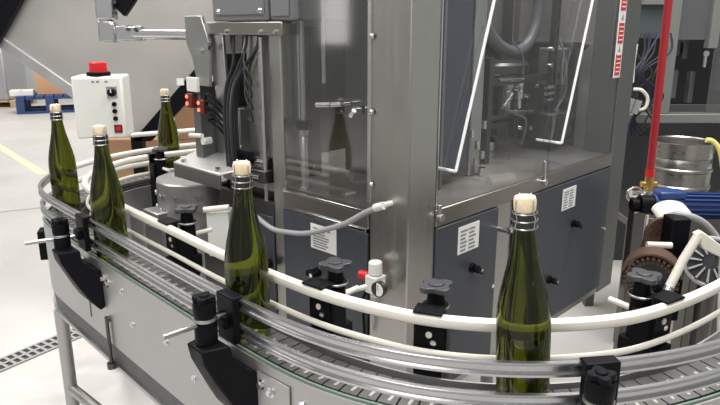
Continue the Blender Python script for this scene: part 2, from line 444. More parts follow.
# wide support tray carrying the back run
MB().sweep(OUT[:idx(OUT, -.95, 2.6)], [(.0, .93), (.16, .93), (.16, .952), (.0, .952)]).build('bed_plate', PANEL, conv)

# ------------------------------------------------------------------ bottles
def make_bottle():
    root = empty('wine_bottle', (0, 0, 0))
    prof = [(.0, .006), (.02, .003), (.036, .0), (.041, .002), (.043, .008), (.043, .06), (.043, .12), (.0428, .15), (.041, .172), (.037, .195), (.0318, .218), (.0265, .24),
            (.0222, .26), (.019, .28), (.0172, .298), (.0165, .308), (.0175, .31), (.0182, .315), (.0175, .32), (.0160, .322), (.0160, .3275), (.0, .3275)]
    MB().lathe(prof, n=40).build('glass_body', GREEN, root)
    MB().lathe([(.0, .3278), (.0155, .3278), (.0165, .331), (.0172, .337), (.0172, .346), (.0155, .351), (.009, .3525), (.0, .3525)], n=28).build('cork', CORK, root)
    w = MB()
    for z, r in ((.3035, .0197), (.3150, .0194), (.3265, .0186)):
        w.tube([(r*math.cos(a), r*math.sin(a), z) for a in [2*math.pi*i/28 for i in range(28)]], .0011, 6, closed=True)
    for k in range(4):
        a = k*math.pi/2+.5
        w.tube([(.0197*math.cos(a), .0197*math.sin(a), .3035), (.0192*math.cos(a+.2), .0192*math.sin(a+.2), .3205), (.0185*math.cos(a), .0185*math.sin(a), .3265), (.0184*math.cos(a), .0184*math.sin(a), .346), (.012*math.cos(a), .012*math.sin(a), .3535)], .0009, 6)
    w.build('wire_cage', WIRE, root)
    MB().lathe([(.0182, .3010), (.0190, .303), (.0185, .3255), (.0168, .3262), (.0168, .3010)], n=28).build('neck_band', FOIL, root)
    return root
bot = make_bottle()
spots = [((-.998, 2.12), 0, 0, 'green wine bottle at the far left bend of the conveyor beside the pale floor'),
         ((-.672, 1.655), 0, 0, 'green wine bottle in front of the white control box, second along the front run'),
         ((-.224, 1.196), 0, 0, 'green wine bottle behind the black rail clamp at the middle of the conveyor'),
         ((.2685, .943), 0, -3.1, 'green wine bottle nearest the camera, standing before the machine doors'),
         ((-.795, 2.65), 0, 0, 'farthest green wine bottle, on the back run before the cardboard boxes')]
for i, (xy, rz, tilt, lb) in enumerate(spots):
    o = bot if i == 0 else copy_tree(bot)
    o.location = (*xy, 1.0012); o.rotation_euler = (0, math.radians(tilt), 0 if tilt else random.random()*3)
    tag(o, lb, 'bottle', 'corked wine bottles riding the conveyor')

# ------------------------------------------------------------------ bottling machine (local frame: x along right face, y along left face)
AX, AY = .11583, 1.48883
RZ = math.atan2(.72055, .6934)
mach = empty('bottling_machine', (AX, AY, 0), 'large stainless bottling machine with blue grey doors and clear guards', 'machine', rz=RZ)
FM = WM[mach.name]
def mpart(m, name, mat, bevel=0., parent=None, **k): return m.build(name, mat, parent or mach, FM, bevel=bevel, **k)
TOP = 2.3
lab(mpart(B((0, 0, .6), (.108, .128, TOP)), 'corner_column', STEEL, .004), 'wide brushed steel corner column')
mpart(B((.1085, -.002, 1.155), (.1125, .01, TOP)), 'edge_strip', CHROME, .001)
es = mpart(B((-.004, .121, 1.17), (.006, .133, TOP)), 'edge_strip', ALU, .0015)
for z in (1.577, 1.399, 1.218):
    mpart(MB().lathe([(.0, .007), (.004, .0065), (.0065, .003), (.007, 0), (0, 0)], c=(-.004, .117, z), axis=(-1, 0, 0), n=14), 'screw', CHROME, parent=es)
mpart(B((1.165, 0, .6), (1.29, .11, TOP)), 'frame_post', paint('post_steel', (.20, .205, .20), .42, .9, var=.05, scale=6), .004)
mpart(B((0, .463, .6), (.09, .515, TOP)), 'frame_post', STEEL, .004)
mpart(B((1.20, .463, .6), (1.29, .515, TOP)), 'frame_post', STEEL, .004)
tb = mpart(B((.02, .02, 1.12), (1.28, .80, 1.146)), 'table_top', TABLE)
lab(mpart(B((.108, -.004, 1.105), (1.165, .012, 1.152)), 'table_lip', LIP, .003), 'brown grey steel lip of the table on the right face')
lab(mpart(B((-.004, .128, 1.096), (.012, .463, 1.145)), 'table_lip', LIP, .003), 'steel lip under the left window')
mpart(B((-.003, .515, 1.05), (.012, .80, 1.095)), 'table_lip', DARKST, .002)
mpart(B((-.007, .135, 1.088), (.0, .463, 1.096)), 'door_trim', CHROME, .001)
mpart(B((-.006, .135, 1.139), (.0, .463, 1.146)), 'door_trim', CHROME, .001)
mpart(B((.03, .03, .60), (1.26, .78, 1.118)), 'carcass', DARKST)
mpart(B((.402, .004, .6), (.492, .03, 1.105)), 'door_divider', STEEL, .002)
mpart(B((.108, .004, .6), (1.165, .03, .625)), 'bottom_rail', STEEL, .002)
for x, y in ((.06, .06), (1.05, .40), (.06, .72), (1.22, .72)):
    l = mpart(MB().cyl((x, y, .02), (x, y, .6), .028), 'leg', STEELH); mpart(MB().cyl((x, y, 0), (x, y, .02), .05), 'foot', RUBBER, parent=l)
def knob_r(x, z, parent):
    k = MB().cyl((x, -.002, z), (x, -.014, z), .014).cyl((x, -.014, z), (x, -.03, z), .009, .012)
    k.box((x-.02, -.036, z-.007), (x+.02, -.026, z+.007), Matrix.Rotation(.6, 3, 'Y'))
    kk = mpart(k, 'door_knob', BLACK, .002, parent=parent)
    mpart(MB().cyl((x+.006, -.036, z-.002), (x+.006, -.0375, z-.002), .005), 'lock', CHROME, parent=kk)
def sheet(parent, corners, out, rows, cols=1, name='paper_notice', lb=None):
    # corners: bottom-left, bottom-right, top-right, top-left in machine frame ; out: outward unit vector
    bl, br, tr, tl = [V(c) for c in corners]; o = V(out)
    s_ = mpart(MB().prism([bl, br, tr, tl], o*.0012), name, PAPER, parent=parent)
    if lb: lab(s_, lb)
    m = MB(); random.seed(3)
    for r in range(rows):
        for c_ in range(cols):
            v0 = .08+.84*r/rows; v1 = v0+.84/rows*.5
            u0 = .10+.80*c_/cols; u1 = u0+.8/cols*(.55+.35*random.random())
            q = lambda u, v: (bl.lerp(br, u)).lerp(tl.lerp(tr, u), v)+o*.0012
            m.prism([q(u0, v0), q(u1, v0), q(u1, v1), q(u0, v1)], o*.0004)
    mpart(m, 'printed_lines', INK, parent=s_)
    return s_
d1 = mpart(B((.110, -.006, .628), (.400, .004, 1.102)), 'door', BLUEGREY, .003)
sheet(d1, [(.203, -.006, 1.007), (.301, -.006, 1.007), (.301, -.006, 1.084), (.203, -.006, 1.084)], (0, -1, 0), 6, 2, lb='white paper notice with two columns of small print')
knob_r(.275, .952, d1)
mpart(MB().cyl((.386, -.006, .864), (.386, -.010, .864), .006), 'screw', CHROME, parent=d1)
mpart(MB().cyl((.405, -.0, 1.035), (.405, -.035, 1.035), .008).cyl((.405, -.035, 1.035), (.44, -.035, 1.035), .01), 'latch', CHROME, parent=d1)
d2 = mpart(B((.495, -.006, .628), (1.162, .004, 1.102)), 'door', BLUEGREY, .003)
sheet(d2, [(.788, -.006, 1.008), (.882, -.006, 1.008), (.882, -.006, 1.082), (.788, -.006, 1.082)], (0, -1, 0), 7, 2, lb='white paper label with small print')
knob_r(.881, .946, d2); knob_r(.738, .781, d2)
mpart(MB().cyl((1.15, -.006, .865), (1.15, -.010, .865), .006), 'screw', CHROME, parent=d2)
d3 = mpart(B((-.006, .131, .628), (.004, .468, 1.086)), 'door', BLUEGREY, .003)
sheet(d3, [(-.006, .346, .998), (-.006, .243, .998), (-.006, .243, 1.07), (-.006, .346, 1.07)], (-1, 0, 0), 8, 1, lb='white printed notice sheet')
k = MB().cyl((-.006, .318, .931), (-.02, .318, .931), .014).box((-.04, .30, .924), (-.02, .336, .94))
kk = mpart(k, 'door_knob', BLACK, .003, parent=d3)
mpart(MB().cyl((-.04, .312, .931), (-.0415, .312, .931), .006), 'lock', CHROME, parent=kk)
d4 = mpart(B((-.006, .518, .628), (.004, .80, 1.05)), 'door', BLUEGREY, .003)
k = MB().cyl((-.006, .535, .90), (-.02, .535, .90), .014).box((-.036, .515, .888), (-.02, .555, .912)); mpart(k, 'door_knob', BLACK, .003, parent=d4)
# latches on the table lip
for x in (.116, .648):
    lt = MB().cyl((x, -.006, 1.14), (x, -.006, 1.20 if x > .3 else 1.165), .007).cyl((x, -.004, 1.132), (x, -.018, 1.132), .010)
    mpart(lt, 'guard_latch', CHROME if x > .3 else STEELH, .001)
# right guards
g = lab(mpart(MB().poly([(.113, .006, 1.153), (1.163, .006, 1.153), (1.163, .006, TOP), (.113, .006, TOP)], [(0, 1, 2, 3)]), 'guard_pane', PANE), 'clear guard pane on the right face')
for (x0, z0), (x1, z1) in (((.172, 1.243), (.418, 2.0)), ((.738, 1.243), (.960, 2.0))):
    rd = mpart(MB().cyl((x0, -.012, z0), (x1, -.012, z1), .0042).cyl((x0, -.012, z0), (x0-.012, .07, z0+.004), .0042), 'guard_strut', paint('white_rod', (.85, .85, .85), .35) if 'white_rod' not in bpy.data.materials else bpy.data.materials['white_rod'], parent=g)
for (x0, z0), (x1, z1) in (((.155, 1.25), (.30, 1.60)), ((.66, 1.243), (.80, 1.72))):  # faint reflection lines in the guard, modelled as thin clear rods
    lab(mpart(MB().cyl((x0, .012, z0), (x1, .012, z1), .003), 'guard_reflection', PANE, parent=g), 'faint reflection line made as a clear rod')
lab(mpart(B((.690, .002, 1.153), (.697, .010, TOP)), 'pane_joint', PANE, parent=g), 'upright joint between two clear panes')
# warning sticker
st = lab(mpart(MB().prism([(1.104, -.0, 1.425), (1.158, -.0, 1.425), (1.152, -.0, 1.95), (1.098, -.0, 1.95)], (0, -.002, 0)), 'warning_sticker', PAPER), 'red and white warning sticker strip on the guard edge')
for z0, z1 in ((1.434, 1.506), (1.542, 1.610), (1.652, 1.722), (1.765, 1.83)):
    r_ = mpart(B((1.109, -.0034, z0), (1.149, -.002, z1)), 'red_panel', RED, parent=st)
m = MB()
for z0, z1 in ((1.434, 1.506), (1.542, 1.610), (1.652, 1.722), (1.765, 1.83)):
    for k in range(5): m.box((1.114, -.0040, z0+.010+k*.0145), (1.144, -.0034, z0+.014+k*.0145))
mpart(m, 'white_print', PAPER, parent=st)
m = MB()
for z in (1.524, 1.631, 1.745): m.prism([(1.122, -.0021, z-.011), (1.140, -.0021, z-.011), (1.131, -.0021, z+.011)], (0, -.0006, 0))
mpart(m, 'grey_pictogram', INK, parent=st)
# left window
mpart(MB().poly([(.006, .463, 1.15), (.006, .133, 1.15), (.006, .133, TOP), (.006, .463, TOP)], [(0, 1, 2, 3)]), 'window_pane', DARKPANE)
hd = mpart(MB().cyl((-.028, .287, 1.404), (-.028, .235, 1.409), .0075).cyl((-.028, .232, 1.409), (-.028, .196, 1.414), .0065).cyl((-.028, .28, 1.404), (.004, .28, 1.404), .005).cyl((-.028, .2, 1.413), (.004, .2, 1.413), .005), 'window_handle', CHROME)
mpart(MB().cyl((.0, .162, 1.40), (-.02, .162, 1.40), .008).cyl((-.02, .162, 1.40), (-.02, .175, 1.385), .006), 'window_catch', CHROME)
# interior, left bay
lab(mpart(B((.30, .133, 1.147), (.31, .515, TOP)), 'inner_panel', paint('green_grey_backing', (.26, .265, .25), .3, .6, var=.1, scale=3)), 'dark steel backing behind the left window')
cl = MB().lathe([(.02, 1.147), (.0125, 1.152), (.0125, 1.295), (.009, 1.30), (.016, 1.302), (.016, 1.325), (.008, 1.328), (.008, TOP)], c=(.045, .425, 0), n=20)
mpart(cl, 'lift_column', ALU)
mpart(MB().lathe([(.019, 1.318), (.022, 1.32), (.022, 1.342), (.019, 1.344)], c=(.045, .425, 0), n=20), 'collar', BLACK)
mpart(MB().cyl((.06, .355, 1.45), (.06, .355, TOP), .006), 'guide_shaft', CHROME)
mpart(MB().cyl((.05, .445, 1.15), (.05, .445, TOP), .006), 'guide_shaft', CHROME)
# interior, right bay
lab(mpart(B((.25, .15, 1.19), (.455, .17, TOP)), 'inner_panel', INNERBLUE, .002), 'slate blue panel behind the left end of the clear guard')
pl = MB().box((.50, .17, 1.147), (.56, .23, TOP)); mpart(pl, 'inner_post', STEELH, .004)
fro = MB()
for k in range(6): fro.cyl((.52+.02*math.cos(k), .15+.02*math.sin(k*2), 1.147+.03*k), (.52+.02*math.cos(k), .15+.02*math.sin(k*2), 1.172+.03*k), .012-.001*k)
mpart(fro, 'nozzle_stack', CHROME)
PALE = paint('pale_end_panel', (.44, .41, .395), .4, .6, var=.08, scale=3)
lab(mpart(B((1.245, .06, 1.54), (1.262, .80, TOP)), 'end_panel', PALE), 'pale steel upper end panel inside the guard')
mpart(B((1.238, .06, 1.533), (1.262, .80, 1.541)), 'end_trim', CHROME)
mpart(B((1.262, .05, 1.147), (1.275, .80, TOP)), 'end_wall', paint('end_wall_steel', (.22, .22, .22), .3, .9, var=.3, scale=7, rvar=.12))
mpart(B((.35, .79, 1.147), (1.26, .80, TOP)), 'rear_wall', DARKST)
mpart(B((1.21, .06, 1.147), (1.262, .80, 1.152)), 'table_seam', CHROME)
# crowning carousel inside: hub, ring, valves
car = lab(mpart(MB().lathe([(.0, 1.43), (.14, 1.43), (.15, 1.44), (.15, 1.465), (.14, 1.475), (.0, 1.475)], c=(.93, .40, 0), n=32), 'carousel_plate', DARKST), 'dark valve carousel behind the guard')
mpart(MB().lathe([(.05, 1.147), (.05, 1.18), (.03, 1.2), (.03, 1.43)], c=(.93, .40, 0), n=24), 'carousel_shaft', CHROME, parent=car)
mpart(MB().lathe([(.0, 1.24), (.11, 1.24), (.11, 1.262), (.0, 1.262)], c=(.93, .40, 0), n=32), 'lower_plate', DARKST, parent=car)
for k in range(10):
    a = 2*math.pi*k/10; c = (.93+.122*math.cos(a), .40+.122*math.sin(a), 0)
    mpart(MB().lathe([(.008, 1.29), (.012, 1.295), (.012, 1.34), (.018, 1.345), (.018, 1.375), (.015, 1.378), (.015, 1.386), (.018, 1.389), (.018, 1.43)], c=c, n=14), 'filling_valve', STEELH if k % 2 else CHROME, parent=car)
fr = MB()
fr.box((.70, .24, 1.405), (1.2, .255, 1.43)).box((.70, .24, 1.29), (1.05, .252, 1.305)).box((.69, .235, 1.147), (.715, .26, 1.50)).box((1.12, .235, 1.147), (1.145, .26, 1.9))
mpart(fr, 'inner_frame', DARKST, .001)
bars = MB()
bars.cyl((.74, .23, 1.425), (.90, .23, 1.42), .006).cyl((.78, .23, 1.335), (.83, .23, 1.375), .006).cyl((.82, .23, 1.315), (.98, .23, 1.30), .005)
for z in (1.335, 1.358, 1.381): bars.cyl((1.05, .22, z), (1.10, .22, z), .008)
for x, z in ((.86, 1.39), (.93, 1.36), (1.0, 1.39), (1.08, 1.46), (1.08, 1.52), (.98, 1.24), (.9, 1.25)): bars.cyl((x, .22, z), (x, .235, z), .009)
mpart(bars, 'fittings', CHROME)
cb = MB()
cb.tube([(.80, .24, 1.32), (.86, .22, 1.30), (.92, .22, 1.27), (.95, .25, 1.18)], .004, 8, 6)
cb.tube([(.86, .26, 1.55), (.90, .24, 1.50), (.91, .24, 1.43)], .003, 8, 6)
cb.tube([(1.16, .24, 1.56), (1.15, .20, 1.46), (1.16, .20, 1.36), (1.12, .22, 1.28)], .005, 8, 6)
mpart(cb, 'inner_tubing', HOSED)
mpart(B((1.19, .23, 1.38), (1.235, .34, 1.52)), 'inner_gearbox', STEELH, .006)
mpart(B((1.05, .18, 1.18), (1.2, .33, 1.29)), 'inner_drive', DARKST, .01)
mpart(MB().prism([(1.20, .10, 1.147), (1.20, .17, 1.147), (1.20, .17, 1.50), (1.20, .12, 1.55)], (.03, 0, 0)), 'inner_bracket', STEELH, .003)
mpart(B((1.21, .265, 1.46), (1.216, .29, 1.53)), 'inner_label', PAPER)
# grey hose hanging inside the guard
hz = MB().tube([M_ for M_ in [V(p) for p in ((.70, .30, 2.2), (.70, .30, 1.80), (.712, .30, 1.68), (.753, .30, 1.60), (.82, .30, 1.545), (.914, .30, 1.514), (.996, .30, 1.519), (1.066, .30, 1.57), (1.094, .30, 1.65), (1.09, .30, 1.8), (1.09, .30, 2.2))]], .021, 14, 8)
hz = hz.build('suction_hose', HOSED, None, FM)
tag(hz, 'thick grey hose hanging in a U behind the clear guard', 'hose')
# thin hose along the left face
hs = empty('air_hose', FM @ V((-.03, .3, 1.03)), 'thin grey air hose sagging across the left machine doors to a white fitting', 'hose')
MB().tube([V(p) for p in ((-.03, .066, 1.176), (-.035, .110, 1.152), (-.035, .186, 1.106), (-.035, .282, 1.066), (-.035, .345, 1.045), (-.035, .409, 1.034), (-.035, .477, 1.028), (-.035, .537, 1.043), (-.04, .60, 1.075), (-.03, .66, 1.13))], .0075, 12, 8).build('hose', HOSEG, hs, FM)
MB().cyl((-.03, .08, 1.170), (-.03, .052, 1.181), .010).cyl((-.03, .054, 1.181), (.0, .054, 1.181), .007).build('fitting', WHITE, hs, FM)
# regulator on the column
FREG = FM @ Matrix.Translation((0, -.040, .010))
rg = empty('air_regulator', FREG @ V((-.03, .118, .92)), 'small white air regulator with round gauge and red fitting on the column', 'regulator')
rgf = lambda m, n, mat, b=0: m.build(n, mat, rg, FREG, bevel=b)
rgf(MB().box((-.05, .098, .938), (-.012, .136, .985)).cyl((-.03, .118, .925), (-.03, .118, .94), .012).box((-.012, .11, .95), (.0, .126, .975)), 'body', WHITE, .003)
rgf(MB().lathe([(.012, .985), (.018, .988), (.0175, 1.018), (.015, 1.021), (.0, 1.021)], c=(-.03, .118, 0), n=20), 'adjust_cap', WHITE)
ga = rgf(MB().cyl((-.05, .082, .965), (-.062, .080, .965), .020, n=24).cyl((-.035, .1, .965), (-.05, .083, .965), .006), 'gauge', DARKST)
MB().cyl((-.0622, .080, .965), (-.0628, .080, .965), .017, n=24).build('gauge_face', PAPER, ga, FREG)
MB().box((-.0636, .0793, .963), (-.0628, .0807, .978)).build('needle', INK, ga, FREG)
rgf(MB().cyl((-.03, .136, .975), (-.03, .168, .972), .013), 'red_fitting', RED)
rgf(MB().cyl((-.045, .13, .955), (-.075, .175, .935), .007), 'lever', WHITE)
rgf(MB().tube([V(p) for p in ((-.03, .14, .945), (-.04, .15, .915), (-.03, .16, .88), (-.02, .165, .80))], .004, 8, 6), 'tube', BLACK)

# ------------------------------------------------------------------ capping station left of the machine
stn = empty('capping_station', FM @ V((.1, .9, 0)), 'capping station of steel plates and brackets left of the machine window', 'station', rz=RZ)
sp = lambda m, n, mat, b=0., parent=None: m.build(n, mat, parent or stn, FM, bevel=b)
dc = FM.inverted() @ V((-.585, 2.24, 0))
dm = paint('station_base', (.42, .415, .41), .42, .75, var=.25, scale=9, rvar=.1)
drum = lab(sp(MB().lathe([(.0, .0), (.14, .0), (.14, 1.078), (.135, 1.083), (.0, 1.083)], c=dc, n=12), 'base', dm, .003), 'faceted stainless base with bolt heads')
for k in range(12):
    a = 2*math.pi*(k+.5)/12
    for z in (1.035, .985):
        for da in (-.09, .09):
            p = dc+V((.1352*math.cos(a), .1352*math.sin(a), z))+V((-math.sin(a), math.cos(a), 0))*da*.3
            sp(MB().cyl(p, p+V((math.cos(a), math.sin(a), 0))*.004, .007, n=8), 'bolt', STEELH, parent=drum)
lab(sp(MB().prism([(.02, .60, 1.190), (-.10, .64, 1.172), (-.10, .90, 1.172), (.02, .94, 1.190), (.10, .94, 1.215), (.10, .60, 1.215)], (0, 0, .006)), 'guard_plate', paint('bright_plate', (.66, .65, .63), .38, .6, var=.08, scale=8), .002), 'shiny sloping guard plate')
sp(B((-.10, .64, 1.13), (-.095, .90, 1.172)), 'front_plate', paint('front_plate_steel', (.22, .215, .21), .35, .9, var=.1, scale=8), .001)
for y in (.67, .86): sp(MB().cyl((-.085, y, 1.175), (-.085, y, 1.190), .009), 'bolt', CHROME)
sp(B((.0, .56, 1.148), (.06, .62, 1.575)), 'post', STEEL, .003)
sp(B((.10, .86, .985), (.14, .90, 1.50)), 'post', BLACK, .003)
sp(B((.16, .52, 1.148), (.20, 1.0, 1.60)), 'rear_plate', paint('station_rear_plate', (.20, .195, .19), .38, .85, var=.2, scale=7), .002)
sp(B((.02, .70, 1.20), (.12, .83, 1.36)), 'capping_head', STEELH, .008)
sp(B((.0, .72, 1.36), (.10, .80, 1.52)), 'drive_block', DARKST, .004)
sp(B((-.02, .53, 1.15), (.06, .66, 1.19)), 'carriage', DARKST, .004)
sp(MB().cyl((.0, .53, 1.215), (.0, .74, 1.215), .011).cyl((-.02, .55, 1.17), (-.02, .70, 1.165), .008), 'slide_rod', CHROME)
sp(B((-.03, .60, 1.20), (.0, .68, 1.235)), 'slide_block', BLACK, .003)
sp(MB().cyl((-.01, .536, 1.10), (-.01, .536, 1.57), .006), 'rod', ALU)
lab(sp(B((.02, .53, 1.22), (.03, .56, 1.574)), 'side_plate', STEEL, .001), 'narrow upright steel plate')
bar = sp(B((-.02, .43, 1.575), (.03, .84, 1.612)), 'support_bar', paint('bar_steel', (.30, .28, .26), .35, .9, var=.05, scale=8), .004)
for y in (.455, .68, .52): sp(MB().cyl((-.02, y, 1.585), (-.027, y, 1.585), .006), 'bolt', CHROME, parent=bar)
sp(MB().prism([(-.03, .89, 1.63), (-.03, .80, 1.63), (-.03, .765, 1.56), (-.03, .775, 1.42), (-.03, .84, 1.42), (-.03, .86, 1.50), (-.03, .89, 1.55)], (.012, 0, 0)), 'bracket_plate', STEELH, .002)
sp(MB().prism([(-.01, .81, 1.58), (-.01, .72, 1.58), (-.01, .705, 1.30), (-.01, .75, 1.30), (-.01, .79, 1.48)], (.01, 0, 0)), 'bracket_plate', ALU, .002)
for y, z in ((.80, 1.525), (.755, 1.54)): sp(MB().cyl((-.03, y, z), (-.045, y, z), .012, n=6), 'bolt', CHROME)
sp(B((-.03, .835, 1.19), (.03, .875, 1.43)), 'sensor_post', paint('sensor_bracket', (.16, .165, .17), .4, .6), .003)
lab(sp(B((-.042, .825, 1.40), (-.03, .885, 1.445)), 'sensor_box', WHITE, .002), 'small white sensor box')
for y, z in ((.865, 1.375), (.80, 1.36)):
    r_ = sp(B((-.05, y-.016, z-.025), (-.03, y+.016, z+.02)), 'red_connector', paint('red_connector', (.09, .015, .015), .4) if 'red_connector' not in bpy.data.materials else bpy.data.materials['red_connector'], .003)
    for dz in (-.012, .010): sp(MB().cyl((-.05, y+.008, z+dz), (-.053, y+.008, z+dz), .0055, n=10), 'indicator_lamp', DOT, parent=r_)
sp(MB().cyl((-.05, .87, 1.262), (-.05, .80, 1.268), .007).cyl((-.05, .80, 1.25), (-.02, .80, 1.25), .011), 'valve_lever', WHITE)
tbx = MB()
for k in range(5): tbx.tube([V(p) for p in ((-.03, .80-.01*k, 1.37-.012*k), (-.05, .76, 1.40-.02*k), (-.04, .72, 1.38-.02*k), (-.02, .70, 1.34-.02*k))], .0035, 7, 6)
sp(tbx, 'pneumatic_tubes', BLACK)
sp(MB().box((-.12, 1.0, .93), (.02, 1.10, .985)).box((-.14, 1.06, .80), (-.02, 1.16, .96)), 'infeed_block', STEELH, .004)
# grey boxes on the bar
jb = empty('junction_box', FM @ V((.1, .62, 1.614)), 'large grey enclosure above the capping station, black cables below', 'junction box', rz=RZ)
MB().box((-.02, .49, 1.614), (.22, .75, 2.05)).build('body', BOXGREY, jb, FM, bevel=.006)
MB().box((-.026, .50, 1.63), (-.02, .735, 2.04)).build('cover', BOXGREY, jb, FM, bevel=.003)
for y in (.515, .71): MB().lathe([(.0, .007), (.006, .006), (.009, 0), (0, 0)], c=(-.026, y, 1.64), axis=(-1, 0, 0), n=12).build('screw', CHROME, jb, FM)
jb2 = empty('junction_box', FM @ V((.1, .435, 1.614)), 'narrow grey enclosure right of the large grey enclosure', 'junction box', rz=RZ)
MB().box((-.015, .392, 1.614), (.20, .482, 2.05)).build('body', BOXGREY, jb2, FM, bevel=.006)
MB().box((-.02, .40, 1.625), (-.015, .475, 2.04)).build('cover', BOXGREY, jb2, FM, bevel=.002)
cbs = empty('cable_bundle', FM @ V((.0, .65, 1.2)), 'bundle of black cables hanging from the grey enclosure to the capping station', 'cables')
for k in range(9):
    y0 = .545+.02*k; r0 = random.Random(k)
    MB().tube([V(p) for p in ((-.005+.01*(k % 3), y0, 1.60), (-.01+.01*(k % 3), y0-.002, 1.55), (-.02+.012*(k % 3), .60+.010*k, 1.49), (-.035+.014*(k % 3), .635+.007*k, 1.43), (-.045+.014*(k % 3), .645+.006*k, 1.35), (-.05+.014*(k % 3), .64+.0055*k, 1.27), (-.045+.014*(k % 3), .645+.005*k, 1.175))], .0042, 8, 6).build('cable', RUBBER if k != 4 else HOSEG, cbs, FM)
for k in range(4):
    MB().tube([V(p) for p in ((-.02, .60, 1.53-.03*k), (-.045, .57, 1.50-.03*k), (-.045, .55, 1.47-.035*k), (-.03, .56, 1.44-.035*k), (-.02, .60, 1.43-.03*k))], .0028, 7, 6).build('cable', RUBBER, cbs, FM)
# support arm
arm = empty('support_arm', (-.7, 2.2, 1.56), 'bent stainless tube arm hung in front of the big hopper', 'tube arm')
MB().cyl((-.835, 2.2, 1.60), (-.835, 2.2, 2.2), .019, n=20).cyl((-.80, 2.2, 1.575), (-.545, 2.16, 1.572), .0165, n=20).build('tube', CHROME, arm)
MB().prism([(-.858, 2.18, 1.545), (-.80, 2.18, 1.548), (-.80, 2.18, 1.60), (-.812, 2.18, 1.62), (-.858, 2.18, 1.62)], (0, .04, 0)).build('elbow', ALU, arm, bevel=.008)
MB().box((-.80, 2.176, 1.552), (-.715, 2.224, 1.602)).box((-.858, 2.176, 1.62), (-.80, 2.224, 1.70)).build('clamp_sleeve', ALU, arm, bevel=.006)
for x, z in ((-.755, 1.59), (-.73, 1.59), (-.79, 1.64), (-.79, 1.675)): MB().cyl((x, 2.176, z), (x, 2.170, z), .006, n=10).build('screw', DARKST, arm)
MB().prism([(-.80, 2.19, 1.66), (-.77, 2.19, 1.63), (-.73, 2.19, 1.68), (-.73, 2.19, 1.78), (-.80, 2.19, 1.78)], (0, .03, 0)).build('bracket', BLACK, arm, bevel=.003)

# ------------------------------------------------------------------ control box
cb = empty('control_box', (-1.12, 2.85, 0), 'white control box with red beacon, knob and buttons standing before the hopper', 'control box')
Rz = Matrix.Rotation(math.radians(8), 4, 'Z')
FB = Matrix.Translation((-1.128, 2.80, 0)) @ Rz
MB().box((-.105, 0, 1.125), (.105, .16, 1.392)).build('body', WHITE, cb, FB, bevel=.008)
MB().box((-.10, -.008, 1.13), (.10, 0, 1.386)).build('cover', WHITE, cb, FB, bevel=.004)
bc = MB().lathe([(.0, 1.45), (.032, 1.45), (.036, 1.446), (.037, 1.405), (.0, 1.405)], c=(.0, .05, 0), n=28).build('beacon', RED, cb, FB)
MB().lathe([(.0, 1.408), (.048, 1.408), (.05, 1.40), (.05, 1.392), (.0, 1.392)], c=(.0, .05, 0), n=28).build('beacon_base', BLACK, bc, FB)
kp = MB().box((.038, -.010, 1.30), (.082, -.008, 1.35)).build('knob_plate', ALU, cb, FB)
MB().cyl((.06, -.010, 1.325), (.06, -.028, 1.325), .019, .016, n=20).build('selector_knob', BLACK, kp, FB, bevel=.002)
MB().box((.058, -.0295, 1.325), (.062, -.028, 1.341)).build('pointer', PAPER, kp, FB)
for z in (1.275, 1.245, 1.213): MB().cyl((.066, -.008, z), (.066, -.02, z), .010, n=16).build('push_button', BLACK, cb, FB, bevel=.002)
sw = MB().box((.056, -.014, 1.150), (.090, -.008, 1.186)).build('switch', paint('dark_red_switch', (.16, .015, .02), .35), cb, FB, bevel=.002)
MB().box((.066, -.018, 1.162), (.082, -.014, 1.176)).build('rocker', RED, sw, FB)
m = MB()
for x in (-.02, .0, .035): m.box((x, -.0086, 1.366), (x+.012, -.008, 1.374))
m.build('printed_marks', INK, cb, FB)
MB().box((-.05, .05, .03), (-.0, .10, 1.125)).build('pole', BLACK, cb, FB, bevel=.004)
MB().box((-.07, .02, 0), (.02, .13, .03)).build('base', BLACK, cb, FB, bevel=.004)

# ------------------------------------------------------------------ hopper
hp = empty('cork_hopper', (-1.5, 3.7, 0), 'huge stainless feed hopper with sloping underside filling the upper left', 'hopper')
HOP = paint('hopper_steel', (.50, .485, .46), .42, .75, var=.16, scale=2.2, rvar=.08)
outl = [(-2.75, 2.30), (-2.75, 2.13), (-1.92, 1.505), (-1.28, 1.03), (-1.20, 1.03), (-.74, 1.53), (-.62, 1.75), (-.62, 2.30)]
MB().prism([(x, 3.5, z) for x, z in outl], (0, .012, 0)).build('front_sheet', HOP, hp)
MB().prism([(x, 4.2, z) for x, z in outl], (0, .012, 0)).build('rear_sheet', HOP, hp)
for i in (1, 2, 3, 4, 5, 6):
    (x0, z0), (x1, z1) = outl[i], outl[i+1] if i+1 < len(outl) else outl[0]
    MB().prism([(x0, 3.512, z0), (x1, 3.512, z1), (x1, 3.512, z1+.012), (x0, 3.512, z0+.012)], (0, .69, 0)).build('side_sheet', HOP, hp)
d = (V((-1.28, 0, 1.03))-V((-2.75, 0, 2.13))).normalized(); n = V((-d.z, 0, d.x))*-1
q0, q1 = V((-2.75, 3.485, 2.13)), V((-1.28, 3.485, 1.03)); up = V((.6, 0, .8))
MB().prism([q0, q1, q1+up*.055, q0+up*.055], (0, .014, 0)).build('rim', PANEL, hp, bevel=.003)
for k in range(2): MB().box((-.68-.0*k, 3.55+.6*k, 0), (-.62, 3.61+.6*k, 1.80)).build('leg', BLACK, hp)
MB().prism([(-1.23, 3.44, 1.0), (-1.13, 3.44, 1.0), (-.66, 3.44, 1.47), (-.66, 3.44, 1.60)], (0, .05, 0)).build('frame_beam', BLACK, hp, bevel=.004)
MB().prism([(-1.985, 3.44, 1.41), (-1.895, 3.44, 1.50), (-1.35, 3.44, 2.26), (-1.50, 3.44, 2.26), (-1.985, 3.44, 1.59)], (0, .05, 0)).build('frame_beam', BLACK, hp, bevel=.004)
